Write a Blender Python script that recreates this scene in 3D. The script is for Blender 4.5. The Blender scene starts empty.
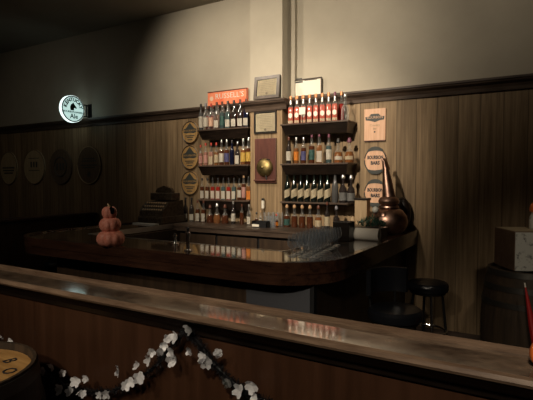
import bpy, bmesh, math, random
from mathutils import Vector, Matrix
random.seed(7)
PI = math.pi
C = bpy.context.scene.collection
# ---------------------------------------------------------------- camera
CAM_Z = 1.556; YAW = math.radians(30.6); PITCH = math.radians(2.44); F = 470.0
cam_d = bpy.data.cameras.new('camera'); cam = bpy.data.objects.new('camera', cam_d); C.objects.link(cam)
cam.location = (0, 0, CAM_Z); cam.rotation_euler = (PI/2 - PITCH, 0, YAW)
cam_d.sensor_width = 36; cam_d.lens = F/533*36; cam_d.clip_start = .05
bpy.context.scene.camera = cam
FW = Vector((-math.sin(YAW)*math.cos(PITCH), math.cos(YAW)*math.cos(PITCH), -math.sin(PITCH)))
RT = Vector((math.cos(YAW), math.sin(YAW), 0)); UP = RT.cross(FW)
O = Vector((0, 0, CAM_Z))
def ray(px, py): return FW + RT*((px-266.5)/F) - UP*((py-200)/F)
def aY(px, py, Y): r = ray(px, py); return O + r*(Y/r.y)          # sight line meets the plane y = Y
def aZ(px, py, Z): r = ray(px, py); return O + r*((Z-CAM_Z)/r.z)  # sight line meets the plane z = Z
def xY(px, Y): return aY(px, 200, Y).x

# ---------------------------------------------------------------- materials
def mat(name, col, rough=.5, metal=0, spec=.5, trans=0, emit=None, es=0, coat=0, ior=1.45):
    m = bpy.data.materials.new(name); m.use_nodes = True
    b = m.node_tree.nodes['Principled BSDF']
    b.inputs['Base Color'].default_value = (*col, 1); b.inputs['Roughness'].default_value = rough
    b.inputs['Metallic'].default_value = metal; b.inputs['Specular IOR Level'].default_value = spec
    b.inputs['Transmission Weight'].default_value = trans; b.inputs['Coat Weight'].default_value = coat
    b.inputs['Coat Roughness'].default_value = .06; b.inputs['IOR'].default_value = ior
    if emit: b.inputs['Emission Color'].default_value = (*emit, 1); b.inputs['Emission Strength'].default_value = es
    return m
def noisy(m, c1, c2, scale=(8, 8, 8), detail=5, lo=.35, hi=.65, rough=None, bump=0, seams=None):
    nt = m.node_tree; N = nt.nodes; L = nt.links; b = N['Principled BSDF']
    g = N.new('ShaderNodeNewGeometry') if seams is not None or max(scale) > 0 else None
    mp = N.new('ShaderNodeMapping'); mp.inputs['Scale'].default_value = scale
    L.new(g.outputs['Position'], mp.inputs['Vector'])
    n = N.new('ShaderNodeTexNoise'); n.inputs['Scale'].default_value = 1; n.inputs['Detail'].default_value = detail
    n.inputs['Roughness'].default_value = .65
    L.new(mp.outputs[0], n.inputs['Vector'])
    r = N.new('ShaderNodeValToRGB'); r.color_ramp.elements[0].position = lo; r.color_ramp.elements[1].position = hi
    r.color_ramp.elements[0].color = (*c1, 1); r.color_ramp.elements[1].color = (*c2, 1)
    L.new(n.outputs['Fac'], r.inputs[0]); out = r.outputs[0]
    if seams:                                   # plank seams every `seams` metres along x + y
        sp = N.new('ShaderNodeSeparateXYZ'); L.new(g.outputs['Position'], sp.inputs[0])
        ad = N.new('ShaderNodeMath'); ad.operation = 'ADD'; L.new(sp.outputs[0], ad.inputs[0]); L.new(sp.outputs[1], ad.inputs[1])
        dv = N.new('ShaderNodeMath'); dv.operation = 'DIVIDE'; L.new(ad.outputs[0], dv.inputs[0]); dv.inputs[1].default_value = seams
        fl = N.new('ShaderNodeMath'); fl.operation = 'FLOOR'; L.new(dv.outputs[0], fl.inputs[0])
        fr = N.new('ShaderNodeMath'); fr.operation = 'FRACT'; L.new(dv.outputs[0], fr.inputs[0])
        wn = N.new('ShaderNodeTexWhiteNoise'); wn.noise_dimensions = '1D'; L.new(fl.outputs[0], wn.inputs['W'])
        mr = N.new('ShaderNodeMapRange'); L.new(wn.outputs['Value'], mr.inputs[0]); mr.inputs[3].default_value = .78; mr.inputs[4].default_value = 1.12
        gt = N.new('ShaderNodeMath'); gt.operation = 'GREATER_THAN'; L.new(fr.outputs[0], gt.inputs[0]); gt.inputs[1].default_value = .05
        ga = N.new('ShaderNodeMapRange'); L.new(gt.outputs[0], ga.inputs[0]); ga.inputs[3].default_value = .55; ga.inputs[4].default_value = 1
        mu = N.new('ShaderNodeMath'); mu.operation = 'MULTIPLY'; L.new(mr.outputs[0], mu.inputs[0]); L.new(ga.outputs[0], mu.inputs[1])
        vm = N.new('ShaderNodeVectorMath'); vm.operation = 'SCALE'; L.new(out, vm.inputs[0]); L.new(mu.outputs[0], vm.inputs['Scale'])
        out = vm.outputs[0]
    L.new(out, b.inputs['Base Color'])
    if rough:
        rr = N.new('ShaderNodeMapRange'); L.new(n.outputs['Fac'], rr.inputs[0]); rr.inputs[3].default_value = rough[0]; rr.inputs[4].default_value = rough[1]
        L.new(rr.outputs[0], b.inputs['Roughness'])
    if bump:
        bp = N.new('ShaderNodeBump'); bp.inputs['Strength'].default_value = bump; bp.inputs['Distance'].default_value = .004
        L.new(n.outputs['Fac'], bp.inputs['Height']); L.new(bp.outputs[0], b.inputs['Normal'])
    return m
M = {}
M['paint'] = noisy(mat('greige_paint', (.4, .36, .29), .7), (.40, .36, .285), (.43, .39, .31), (3, 3, 3), 3)
M['ceil'] = noisy(mat('ceiling_paint', (.3, .25, .19), .8), (.27, .23, .18), (.3, .26, .2), (2, 2, 2), 3)
M['panel'] = noisy(mat('panel_wood', (.3, .2, .1), .55, spec=.3), (.155, .102, .055), (.365, .26, .15), (45, 45, 1.6), 6, .3, .72, bump=.2, seams=.19)
M['trim'] = noisy(mat('dark_trim', (.08, .05, .03), .35), (.045, .03, .022), (.09, .062, .045), (4, 4, 30), 4, rough=(.3, .5))
M['shelf'] = noisy(mat('shelf_wood', (.03, .015, .01), .35), (.006, .004, .003), (.015, .009, .006), (6, 40, 40), 4, rough=(.25, .45))
M['bar'] = noisy(mat('bar_wood', (.05, .02, .012), .2, coat=.5), (.026, .012, .008), (.06, .027, .016), (3, 25, 25), 5, rough=(.12, .25))
M['bartop'] = noisy(mat('bar_top_lacquer', (.05, .03, .02), .07, spec=.8, coat=1), (.035, .02, .012), (.09, .05, .028), (4, 30, 30), 5, rough=(.05, .1))
M['rail'] = noisy(mat('rail_cap_wood', (.12, .08, .05), .15, spec=.7, coat=.9), (.06, .038, .026), (.25, .175, .12), (9, 16, 9), 8, .36, .68, rough=(.04, .13))
M['raillip'] = noisy(mat('rail_lip_wood', (.1, .07, .05), .3, coat=.4), (.09, .055, .036), (.2, .135, .09), (5, 40, 40), 5, rough=(.22, .38))
M['front'] = noisy(mat('divider_wood', (.06, .025, .01), .4), (.03, .0125, .006), (.055, .023, .011), (20, 20, 1.5), 6, .3, .7, rough=(.35, .5))
M['body'] = noisy(mat('bar_body_wood', (.05, .03, .018), .5), (.03, .018, .011), (.06, .036, .02), (22, 22, 2), 5)
M['grey'] = mat('bar_front_lit_grey', (.07, .073, .083), .5)  # paler grey that paints light onto part of the bar front
M['floor'] = noisy(mat('floor_dark', (.04, .03, .022), .6), (.03, .022, .015), (.05, .036, .026), (3, 18, 3), 5)
M['black'] = mat('black_paint', (.012, .012, .013), .45)
M['vinyl'] = mat('black_vinyl', (.008, .009, .012), .28, spec=.6)
M['chrome'] = mat('chrome', (.75, .75, .76), .15, 1)
M['steel'] = mat('brushed_steel', (.55, .55, .53), .3, 1)
M['iron'] = mat('black_iron', (.02, .02, .02), .4, .6)
M['brass'] = noisy(mat('aged_brass', (.5, .36, .13), .4, 1), (.2, .15, .06), (.36, .28, .12), (30, 30, 30), 4, rough=(.42, .55))
M['copper'] = noisy(mat('copper', (.55, .25, .15), .28, 1), (.30, .18, .135), (.52, .33, .255), (14, 14, 14), 5, rough=(.28, .45))
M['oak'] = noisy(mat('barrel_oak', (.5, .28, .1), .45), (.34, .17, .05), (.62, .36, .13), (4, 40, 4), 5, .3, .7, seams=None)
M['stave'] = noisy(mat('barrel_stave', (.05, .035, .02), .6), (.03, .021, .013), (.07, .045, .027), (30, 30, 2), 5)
M['hoop'] = mat('hoop_iron', (.10, .095, .085), .45, .8)
M['white'] = mat('white_label', (.75, .7, .6), .6)
M['cream'] = mat('cream_label', (.68, .58, .40), .6)
M['paper'] = noisy(mat('certificate_paper', (.75, .65, .42), .6), (.72, .62, .42), (.8, .7, .5), (20, 20, 20), 3)
M['ink'] = mat('dark_ink', (.03, .03, .035), .6)
M['fadeink'] = mat('faded_ink', (.38, .31, .2), .6)
M['pgrey'] = mat('frame_mat_grey', (.16, .13, .12), .5)
M['fgrey'] = noisy(mat('frame_taupe', (.2, .16, .13), .35), (.05, .037, .029), (.085, .064, .05), (20, 20, 20), 3)
M['fblack'] = mat('frame_black', (.03, .025, .022), .35)
M['glasspane'] = mat('picture_glass', (1, 1, 1), .03, trans=1, ior=1.3)
M['red'] = noisy(mat('sign_red', (.8, .17, .08), .45), (.8, .16, .075), (.9, .3, .16), (7, 7, 7), 3)
M['maroon'] = noisy(mat('maroon_plaque', (.16, .05, .035), .4), (.075, .03, .024), (.125, .048, .036), (20, 20, 3), 4)
M['plaqueoak'] = noisy(mat('plaque_oak', (.5, .3, .12), .5), (.33, .19, .065), (.5, .31, .125), (50, 50, 4), 5)
M['plaqueold'] = noisy(mat('plaque_grey_oak', (.3, .22, .13), .6), (.36, .27, .15), (.5, .39, .23), (50, 50, 4), 5)
M['plaquedark'] = noisy(mat('plaque_dark_oak', (.1, .07, .045), .6), (.10, .068, .04), (.16, .112, .07), (50, 50, 4), 5)
M['salmon'] = noisy(mat('salmon_board', (.7, .42, .27), .5), (.62, .36, .22), (.76, .48, .32), (40, 40, 3), 4)
M['charcoal'] = mat('charcoal_print', (.05, .055, .05), .5)
M['pumpkin'] = noisy(mat('dusty_pumpkin', (.5, .2, .13), .55), (.55, .17, .11), (.75, .32, .24), (40, 40, 40), 4)
M['orange'] = mat('orange_pumpkin', (.75, .16, .03), .45)
M['silverleaf'] = mat('silver_grey_leaf', (.5, .5, .46), .4)
M['green'] = noisy(mat('pine_green', (.02, .07, .045), .6), (.012, .04, .028), (.03, .1, .065), (60, 60, 60), 3)
M['tinsel'] = mat('black_tinsel', (.015, .015, .017), .22, spec=.9)
M['petal'] = mat('white_petal', (.8, .8, .82), .5)
M['towel'] = mat('white_paper_towel', (.72, .68, .6), .85)
M['tan'] = noisy(mat('tan_wood', (.42, .30, .18), .6), (.36, .25, .14), (.48, .35, .21), (40, 40, 3), 4)
M['card'] = noisy(mat('brown_carton', (.14, .085, .05), .8), (.12, .07, .04), (.17, .105, .065), (12, 12, 12), 4)
M['stone'] = noisy(mat('marbled_grey', (.4, .4, .36), .6), (.16, .16, .15), (.62, .62, .56), (22, 22, 22), 6, .34, .46)
M['redstick'] = mat('dark_red_cloth', (.45, .015, .015), .6)
M['bronze'] = noisy(mat('register_bronze', (.16, .12, .08), .4, .7), (.055, .04, .028), (.13, .098, .066), (35, 35, 35), 5, rough=(.3, .5), bump=.5)
M['glow'] = mat('lit_sign_face', (.75, .9, .88), .4, emit=(.62, .90, .84), es=.8)
M['glowrim'] = mat('lit_sign_rim', (.9, .95, .95), .4, emit=(.78, .98, .94), es=1.5)
M['signink'] = mat('sign_green_ink', (.008, .03, .025), .5)
M['signteal'] = mat('sign_teal_ink', (.03, .16, .14), .5)
def glassy(name, col, tr=.45, rough=.06): return mat(name, col, rough, spec=.7, trans=tr, ior=1.4)
def thin_glass(name, col, blend=.35, dif=.35):
    m = bpy.data.materials.new(name); m.use_nodes = True; nt = m.node_tree; N = nt.nodes; L = nt.links
    N.remove(N['Principled BSDF']); out = N['Material Output']
    lw = N.new('ShaderNodeLayerWeight'); lw.inputs['Blend'].default_value = blend
    tr = N.new('ShaderNodeBsdfTransparent'); tr.inputs[0].default_value = (.93, .95, .96, 1)
    gl = N.new('ShaderNodeBsdfGlossy'); gl.inputs['Roughness'].default_value = .12; gl.inputs['Color'].default_value = (1, 1, 1, 1)
    df = N.new('ShaderNodeBsdfDiffuse'); df.inputs[0].default_value = (*col, 1)
    mx = N.new('ShaderNodeMixShader'); mx.inputs[0].default_value = dif; L.new(gl.outputs[0], mx.inputs[1]); L.new(df.outputs[0], mx.inputs[2])  # pale diffuse mixed into the edges paints their bright outlines and glints
    pw = N.new('ShaderNodeMath'); pw.operation = 'POWER'; L.new(lw.outputs['Facing'], pw.inputs[0]); pw.inputs[1].default_value = 1.6
    ad = N.new('ShaderNodeMath'); ad.operation = 'ADD'; ad.use_clamp = True; L.new(pw.outputs[0], ad.inputs[0]); ad.inputs[1].default_value = .05
    m2 = N.new('ShaderNodeMixShader'); L.new(ad.outputs[0], m2.inputs[0]); L.new(tr.outputs[0], m2.inputs[1]); L.new(mx.outputs[0], m2.inputs[2])
    L.new(m2.outputs[0], out.inputs['Surface']); return m
G = {'crystal': thin_glass('thin_crystal', (.62, .68, .76), .5, .55), 'clear': thin_glass('clear_bottle_glass', (.7, .7, .68), .55, .5), 'amber': glassy('amber_glass', (.11, .036, .016), .4), 'neck': thin_glass('neck_glass', (.6, .58, .54), .5, .45), 'rose': glassy('rosy_glass', (.62, .16, .11), .35),
     'whisky': glassy('whisky_glass', (.30, .125, .045), .5), 'dark': glassy('dark_glass', (.028, .022, .02), .15),
     'green': glassy('olive_glass', (.007, .010, .008), .1), 'navy': glassy('navy_glass', (.008, .010, .028), .2),
     'teal': glassy('teal_glass', (.085, .13, .13), .45), 'red': glassy('red_glass', (.36, .03, .02), .4),
     'pink': glassy('rose_glass', (.5, .26, .2), .5), 'smoke': glassy('smoke_glass', (.12, .12, .12), .4)}
K = {'black': mat('cap_black', (.02, .02, .02), .35), 'copper': mat('cap_copper', (.72, .30, .13), .35, .3), 'red': mat('cap_red', (.45, .05, .03), .4),
     'grey': mat('cap_grey', (.2, .2, .22), .4), 'silver': mat('cap_silver', (.6, .6, .58), .3, .8), 'cork': mat('cap_cork', (.45, .28, .15), .6),
     'brown': mat('cap_brown', (.10, .03, .015), .4), 'purple': mat('cap_purple', (.16, .05, .08), .4)}
LB = {'white': M['white'], 'cream': M['cream'], 'orange': mat('label_orange', (.85, .30, .04), .5), 'blue': mat('label_blue', (.13, .13, .3), .5),
      'teal': mat('label_teal', (.06, .15, .13), .5), 'yellow': mat('label_yellow', (.80, .55, .12), .5), 'black': mat('label_black', (.03, .03, .035), .5),
      'peach': mat('label_peach', (.85, .58, .42), .5), 'rose': mat('label_rose', (.75, .42, .36), .5), 'grey': mat('label_grey', (.25, .25, .24), .5)}

# ---------------------------------------------------------------- geometry helpers
def BM(): return bmesh.new()
def obj(name, bm, m, parent=None, smooth=False):
    bmesh.ops.recalc_face_normals(bm, faces=bm.faces)
    me = bpy.data.meshes.new(name); bm.to_mesh(me); bm.free(); me.materials.append(m)
    if smooth:
        me.polygons.foreach_set('use_smooth', [True]*len(me.polygons))
        try: me.set_sharp_from_angle(angle=math.radians(35))
        except Exception: pass
    o = bpy.data.objects.new(name, me); C.objects.link(o)
    if parent: o.parent = parent
    return o
def box(bm, x0, x1, y0, y1, z0, z1, bev=0):
    b = BM(); bmesh.ops.create_cube(b, size=1)
    for v in b.verts: v.co = Vector((x0 if v.co.x < 0 else x1, y0 if v.co.y < 0 else y1, z0 if v.co.z < 0 else z1))
    if bev: bmesh.ops.bevel(b, geom=b.edges[:], offset=bev, segments=2, affect='EDGES', profile=.5)
    merge(bm, b); return bm
def merge(bm, b, mx=None):
    if mx is not None: bmesh.ops.transform(b, matrix=mx, verts=b.verts)
    me = bpy.data.meshes.new('tmp'); b.to_mesh(me); b.free(); bm.from_mesh(me); bpy.data.meshes.remove(me)
def lathe(bm, prof, c=(0, 0, 0), seg=20, sx=1, sy=1, axis=None, square=0, cap=True):
    """prof: (radius, height) pairs; square>0 gives a rounded-square section"""
    rings = []; b = BM()
    for r, z in prof:
        if r <= 1e-6: rings.append([b.verts.new((0, 0, z))]); continue
        ring = []
        for i in range(seg):
            a = 2*PI*i/seg; k = 1
            if square:
                k = (abs(math.cos(a))**square + abs(math.sin(a))**square)**(-1/square)
            ring.append(b.verts.new((r*k*sx*math.cos(a), r*k*sy*math.sin(a), z)))
        rings.append(ring)
    for A, B in zip(rings, rings[1:]):
        if len(A) == 1 and len(B) == 1: continue
        for i in range(seg):
            j = (i+1) % seg
            if len(A) == 1: b.faces.new((A[0], B[i], B[j]))
            elif len(B) == 1: b.faces.new((A[i], A[j], B[0]))
            else: b.faces.new((A[i], A[j], B[j], B[i]))
    if cap and len(rings[0]) > 1: b.faces.new(rings[0][::-1])
    if cap and len(rings[-1]) > 1: b.faces.new(rings[-1])
    mx = Matrix.Translation(c)
    if axis is not None: mx = mx @ Vector((0, 0, 1)).rotation_difference(Vector(axis)).to_matrix().to_4x4()
    merge(bm, b, mx); return bm
def tube(bm, pts, r, seg=8, closed=False, r2=None):
    pts = [Vector(p) for p in pts]; n = len(pts); rings = []
    for i, p in enumerate(pts):
        if closed: t = pts[(i+1) % n] - pts[i-1]
        else: t = pts[min(i+1, n-1)] - pts[max(i-1, 0)]
        t.normalize(); u = t.cross(Vector((0, 0, 1)))
        if u.length < .05: u = t.cross(Vector((1, 0, 0)))
        u.normalize(); w = t.cross(u); rr = r if r2 is None else r + (r2-r)*i/(n-1)
        rings.append([bm.verts.new(p + (u*math.cos(2*PI*k/seg) + w*math.sin(2*PI*k/seg))*rr) for k in range(seg)])
    m = n if closed else n-1
    for i in range(m):
        A, B = rings[i], rings[(i+1) % n]
        for k in range(seg): bm.faces.new((A[k], A[(k+1) % seg], B[(k+1) % seg], B[k]))
    if not closed: bm.faces.new(rings[0]); bm.faces.new(rings[-1][::-1])
    return bm
def prism(bm, poly, z0, z1):
    lo = [bm.verts.new((x, y, z0)) for x, y in poly]; hi = [bm.verts.new((x, y, z1)) for x, y in poly]; n = len(poly)
    bm.faces.new(lo[::-1]); bm.faces.new(hi)
    for i in range(n): bm.faces.new((lo[i], lo[(i+1) % n], hi[(i+1) % n], hi[i]))
    return bm
def profX(bm, poly, x0, x1, in0=0, in1=0):
    """extrude a (y, z) outline along x"""
    a = [bm.verts.new((x0, y, z)) for y, z in poly]; b = [bm.verts.new((x1, y, z)) for y, z in poly]; n = len(poly)
    bm.faces.new(a); bm.faces.new(b[::-1])
    for i in range(n): bm.faces.new((a[i], a[(i+1) % n], b[(i+1) % n], b[i]))
    return bm
def ellipsoid(bm, c, rx, ry, rz, seg=16):
    b = BM(); bmesh.ops.create_uvsphere(b, u_segments=seg, v_segments=max(6, seg//2), radius=1)
    merge(bm, b, Matrix.Translation(c) @ Matrix.Diagonal((rx, ry, rz, 1))); return bm
def text_bm(s, size, depth=.0008, bold=0):
    cu = bpy.data.curves.new('t', 'FONT'); cu.body = s; cu.size = size; cu.extrude = depth; cu.offset = bold; cu.align_x = 'CENTER'; cu.align_y = 'CENTER'
    cu.resolution_u = 2
    o = bpy.data.objects.new('t', cu); C.objects.link(o); dg = bpy.context.evaluated_depsgraph_get()
    me = bpy.data.meshes.new_from_object(o.evaluated_get(dg)); b = BM(); b.from_mesh(me)
    bpy.data.objects.remove(o); bpy.data.curves.remove(cu); bpy.data.meshes.remove(me); return b
FACE_Y = Matrix.Rotation(PI/2, 4, 'X')        # local xy plane -> upright, facing -y
def wtext(bm, s, size, p, sx=1, bold=0): merge(bm, text_bm(s, size, bold=bold), Matrix.Translation(p) @ FACE_Y @ Matrix.Diagonal((sx, 1, 1, 1)))
def arctext(bm, s, size, r, a0, a1, mx, bold=0):
    for i, ch in enumerate(s):
        a = a0 + (a1-a0)*i/(len(s)-1)
        merge(bm, text_bm(ch, size, bold=bold), mx @ Matrix.Rotation(a-PI/2, 4, 'Z') @ Matrix.Translation((0, r, 0)))
def thing(name, label, cat, loc=(0, 0, 0), group=None, rz=0):
    o = bpy.data.objects.new(name, None); C.objects.link(o); o.empty_display_size = .05
    o.location = loc; o.rotation_euler = (0, 0, rz); o['label'] = label; o['category'] = cat
    if group: o['group'] = group
    return o
def tag(o, label, cat, group=None):
    o['label'] = label; o['category'] = cat
    if group: o['group'] = group
    return o
def struct(name, bm, m, smooth=False): o = obj(name, bm, m, None, smooth); o['kind'] = 'structure'; return o

# ---------------------------------------------------------------- room
WY = 4.70; XL, XR, YN, CZ = -10.6, 2.4, -2.6, 3.72; TZ0, TZ1 = 2.37, 2.455
PX0, PX1, PY = xY(250.5, 4.49), xY(282, 4.49), 4.49        # pilaster
struct('floor', box(BM(), XL, XR, YN, WY+.1, -.1, 0), M['floor'])
struct('ceiling', box(BM(), XL-.1, XR+.1, YN-.1, WY+.1, CZ, CZ+.1), M['ceil'])
struct('wall_back', box(BM(), XL, XR, WY, WY+.1, TZ1-.05, CZ), M['paint'])
struct('wall_back_panelling', box(BM(), XL, XR, WY, WY+.1, 0, TZ1-.05), M['panel'])
struct('wall_left', box(BM(), XL-.1, XL, YN, WY+.1, 0, CZ), M['paint'])
struct('wall_right', box(BM(), XR, XR+.1, YN, WY+.1, 0, CZ), M['paint'])
struct('wall_front', box(BM(), XL-.1, XR+.1, YN-.1, YN, 0, CZ), M['paint'])
b = BM(); box(b, PX0, PX1, PY, WY+.02, TZ1-.05, CZ); struct('wall_pilaster', b, M['paint'])
b = BM(); box(b, PX0, PX1, PY, WY+.02, 0, TZ1-.05); struct('wall_pilaster_panelling', b, M['panel'])
b = BM(); box(b, PX1+.035, PX1+.075, WY-.06, WY, TZ1, CZ); struct('trim_pipe_cover', b, M['paint'])
def crown(y, dz=0): return [(yy, zz-dz) for yy, zz in crown0(y)]
def crown0(y): return [(y, TZ0-.02), (y-.018, TZ0-.02), (y-.022, TZ0+.01), (y-.035, TZ0+.035), (y-.06, TZ0+.055), (y-.065, TZ1-.012), (y-.072, TZ1-.012), (y-.072, TZ1+.008), (y, TZ1+.008)]
struct('trim_1', profX(BM(), crown(WY), XL, PX0), M['trim'])
struct('trim_2', profX(BM(), crown(WY), PX1, XR), M['trim'])
b = BM(); profX(b, crown(PY, .032), PX0-.06, PX1+.06)
for sx0, sx1 in ((PX0-.06, PX0), (PX1, PX1+.06)): box(b, sx0, sx1, PY, WY, TZ0-.002, TZ1-.024)
struct('trim_3', b, M['trim'])
for i, (x0, x1, y0, y1) in enumerate(((XL, PX0, WY-.015, WY), (PX1, XR, WY-.015, WY))):
    struct('baseboard_back' if i == 0 else 'baseboard_back_right', box(BM(), x0, x1, y0, y1, 0, .12), M['trim'])

# ---------------------------------------------------------------- foreground divider
RZ = 1.168; RY0, RY1 = 1.035, 1.206
t = thing('divider_wall', 'long low wooden divider wall with glossy cap crossing the foreground', 'divider', (0, 1.12, 0))
def loc(o, t): o.matrix_parent_inverse = Matrix.Translation(t.location).inverted(); return o
X0, X1 = -8.6, 2.38
loc(obj('panel', box(BM(), X0, X1, 1.095, 1.18, 0, RZ-.0185), M['front'], t), t)
loc(obj('cap', box(BM(), X0, X1, RY0+.012, RY1-.014, RZ-.018, RZ-.004), M['rail'], t), t)
b = BM(); profX(b, [(RY1-.018, RZ-.04), (RY1+.004, RZ-.04), (RY1+.008, RZ-.01), (RY1+.003, RZ+.006), (RY1-.008, RZ+.009), (RY1-.018, RZ+.002)], X0, X1)
loc(obj('back_lip', b, M['raillip'], t), t)
b = BM(); profX(b, [(RY0+.018, RZ-.018), (RY0-.002, RZ-.018), (RY0-.006, RZ-.011), (RY0-.002, RZ-.002), (RY0+.006, RZ+.002), (RY0+.018, RZ-.002)], X0, X1)
loc(obj('front_lip', b, M['raillip'], t), t)
b = BM(); profX(b, [(1.095, RZ-.075), (1.086, RZ-.075), (1.082, RZ-.058), (1.068, RZ-.045), (1.056, RZ-.03), (1.052, RZ-.0182), (1.095, RZ-.0182)], X0, X1)
loc(obj('moulding', b, M['shelf'], t), t)

# ---------------------------------------------------------------- the bar
BZ = 1.060; BX0, BX1, BY = -4.1, -1.055, 2.37; BW = .48
def arc(cx, cy, r, a0, a1, n=10): return [(cx + r*math.cos(a0+(a1-a0)*i/n), cy + r*math.sin(a0+(a1-a0)*i/n)) for i in range(n+1)]
def u_out(off, r): return ([(BX0+off, WY)] + arc(BX0+off+r, BY+off+r, r, PI, 1.5*PI) + arc(BX1-off-r, BY+off+r, r, 1.5*PI, 2*PI) + [(BX1-off, WY)])
def ring_poly(o0, r0, o1, r1): return u_out(o0, r0) + u_out(o1, r1)[::-1]
def ushape(bm, o0, r0, o1, r1, z0, z1):
    A = u_out(o0, r0); B = u_out(o1, r1)
    va = [[bm.verts.new((x, y, z)) for x, y in P] for P in (A, B) for z in (z0, z1)]
    a0, a1, b0, b1 = va
    for i in range(len(A)-1):
        bm.faces.new((a0[i], a0[i+1], a1[i+1], a1[i])); bm.faces.new((b0[i], b1[i], b1[i+1], b0[i+1]))
        bm.faces.new((a1[i], a1[i+1], b1[i+1], b1[i])); bm.faces.new((a0[i], b0[i], b0[i+1], a0[i+1]))
    for i in (0, -1): bm.faces.new((a0[i], a1[i], b1[i], b0[i]))
    return bm
t = thing('bar_counter', 'u-shaped dark lacquered wooden bar counter with rounded corners and deep fascia', 'bar', (-2.6, 2.7, 0))
loc(obj('countertop', ushape(BM(), .04, .38, BW, .06, BZ-.05, BZ), M['bartop'], t, True), t)
loc(obj('edge_rail', ushape(BM(), 0, .42, .042, .38, BZ-.06, BZ+.012), M['bar'], t, True), t)
loc(obj('fascia', ushape(BM(), .006, .414, .06, .36, BZ-.125, BZ-.0605), M['bar'], t, True), t)
loc(obj('inner_edge', ushape(BM(), BW, .06, BW+.018, .05, BZ-.05, BZ+.002), M['steel'], t, True), t)
b = BM(); box(b, -3.62, -1.66, 2.555, 2.62, 0, BZ-.06); box(b, -3.62, -3.56, 2.62, WY, 0, BZ-.06); box(b, -1.235, -1.175, 2.585, WY, 0, BZ-.06)
loc(obj('body', b, M['body'], t), t)
b = BM(); box(b, -1.655, -1.2, 2.54, 2.62, 0, BZ-.06)  # lit stretch of the bar front, its brightness put into the colour
o = loc(obj('front_panel', b, M['grey'], t), t); o['label'] = 'lit stretch of bar front, brightness painted in grey'
loc(obj('corner_post', box(BM(), -1.195, -1.17, 2.535, 2.58, 0, BZ-.06), M['black'], t), t)
# back bar
KX0, KX1, KY, KZ = -3.62, -1.565, 4.02, 1.056
t = thing('back_bar', 'dark wooden back bar counter carrying bottles under the shelves', 'counter', (-2.5, 4.4, 0))
notch = [(KX0, KY), (KX1, KY), (KX1, WY-.003), (PX1+.003, WY-.003), (PX1+.003, PY-.003), (PX0-.003, PY-.003), (PX0-.003, WY-.003), (KX0, WY-.003)]
loc(obj('countertop', prism(BM(), notch, KZ-.02, KZ), M['trim'], t), t)
b = BM(); box(b, KX0+.02, KX1, KY+.012, PY-.003, KZ-.07, KZ-.02); loc(obj('fascia', b, M['trim'], t), t)
loc(obj('cabinet', box(BM(), KX0+.04, KX1, KY+.08, PY-.003, 0, KZ-.07), M['black'], t), t)
for i in range(4):
    x0 = KX0+.06+i*.53; d = loc(obj('door', box(BM(), x0, x0+.5, KY+.06, KY+.08, .1, KZ-.1, .004), M['body'], t), t)
    h = loc(obj('handle', tube(BM(), [(x0+.46, KY+.045, .7), (x0+.46, KY+.045, .82)], .006), M['iron'], d), t)

# left booth partition
t = thing('booth_partition', 'dark wooden booth partition left of the bar against the panelled wall', 'partition', (-5.75, 3.3, 0))
loc(obj('panel', box(BM(), -5.8, -5.72, 1.9, WY-.02, 0, 1.04), M['body'], t), t)
loc(obj('cap', box(BM(), -5.86, -5.66, 1.86, WY-.02, 1.04, 1.075, .006), M['front'], t), t)

# ---------------------------------------------------------------- shelves
SY = 4.44
SL = (xY(197.5, SY), PX0-.003); SR = (PX1+.003, xY(354, 4.62))
SZ = {'A': 2.153, 'B': 1.73, 'C': 1.325}
def shelf(x0, x1, z, label, apr=.1):
    t = thing('wall_shelf', label, 'shelf', ((x0+x1)/2, WY-.002, z), 'dark bottle shelves on the wall')
    loc(obj('board', box(BM(), x0, x1, SY, WY-.002, z-.018, z, .003), M['trim'], t), t)
    b = BM(); i = .035; lo = z-.018-apr; hi = z-.018
    v = [b.verts.new(p) for p in ((x0+.01, SY+.01, hi), (x1-.01, SY+.01, hi), (x1-.01, WY-.002, hi), (x0+.01, WY-.002, hi),
                                  (x0+.01+i, SY+.04, lo), (x1-.01-i*.6, SY+.04, lo), (x1-.01-i*.6, WY-.002, lo), (x0+.01+i, WY-.002, lo))]
    for f in ((0, 1, 2, 3), (4, 7, 6, 5), (0, 4, 5, 1), (1, 5, 6, 2), (2, 6, 7, 3), (3, 7, 4, 0)): b.faces.new([v[k] for k in f])
    loc(obj('apron', b, M['shelf'], t), t)
side = {'L': 'left', 'R': 'right'}; row = {'A': 'top', 'B': 'middle', 'C': 'bottom'}
for s, (a0, a1) in (('L', SL), ('R', SR)):
    for k in 'ABC':
        shelf(a0, a1, SZ[k], f'{row[k]} dark wooden wall shelf {"left" if s=="L" else "right"} of the brass bell, lined with bottles', .1 if k != 'C' or s == 'L' else .02)

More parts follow.
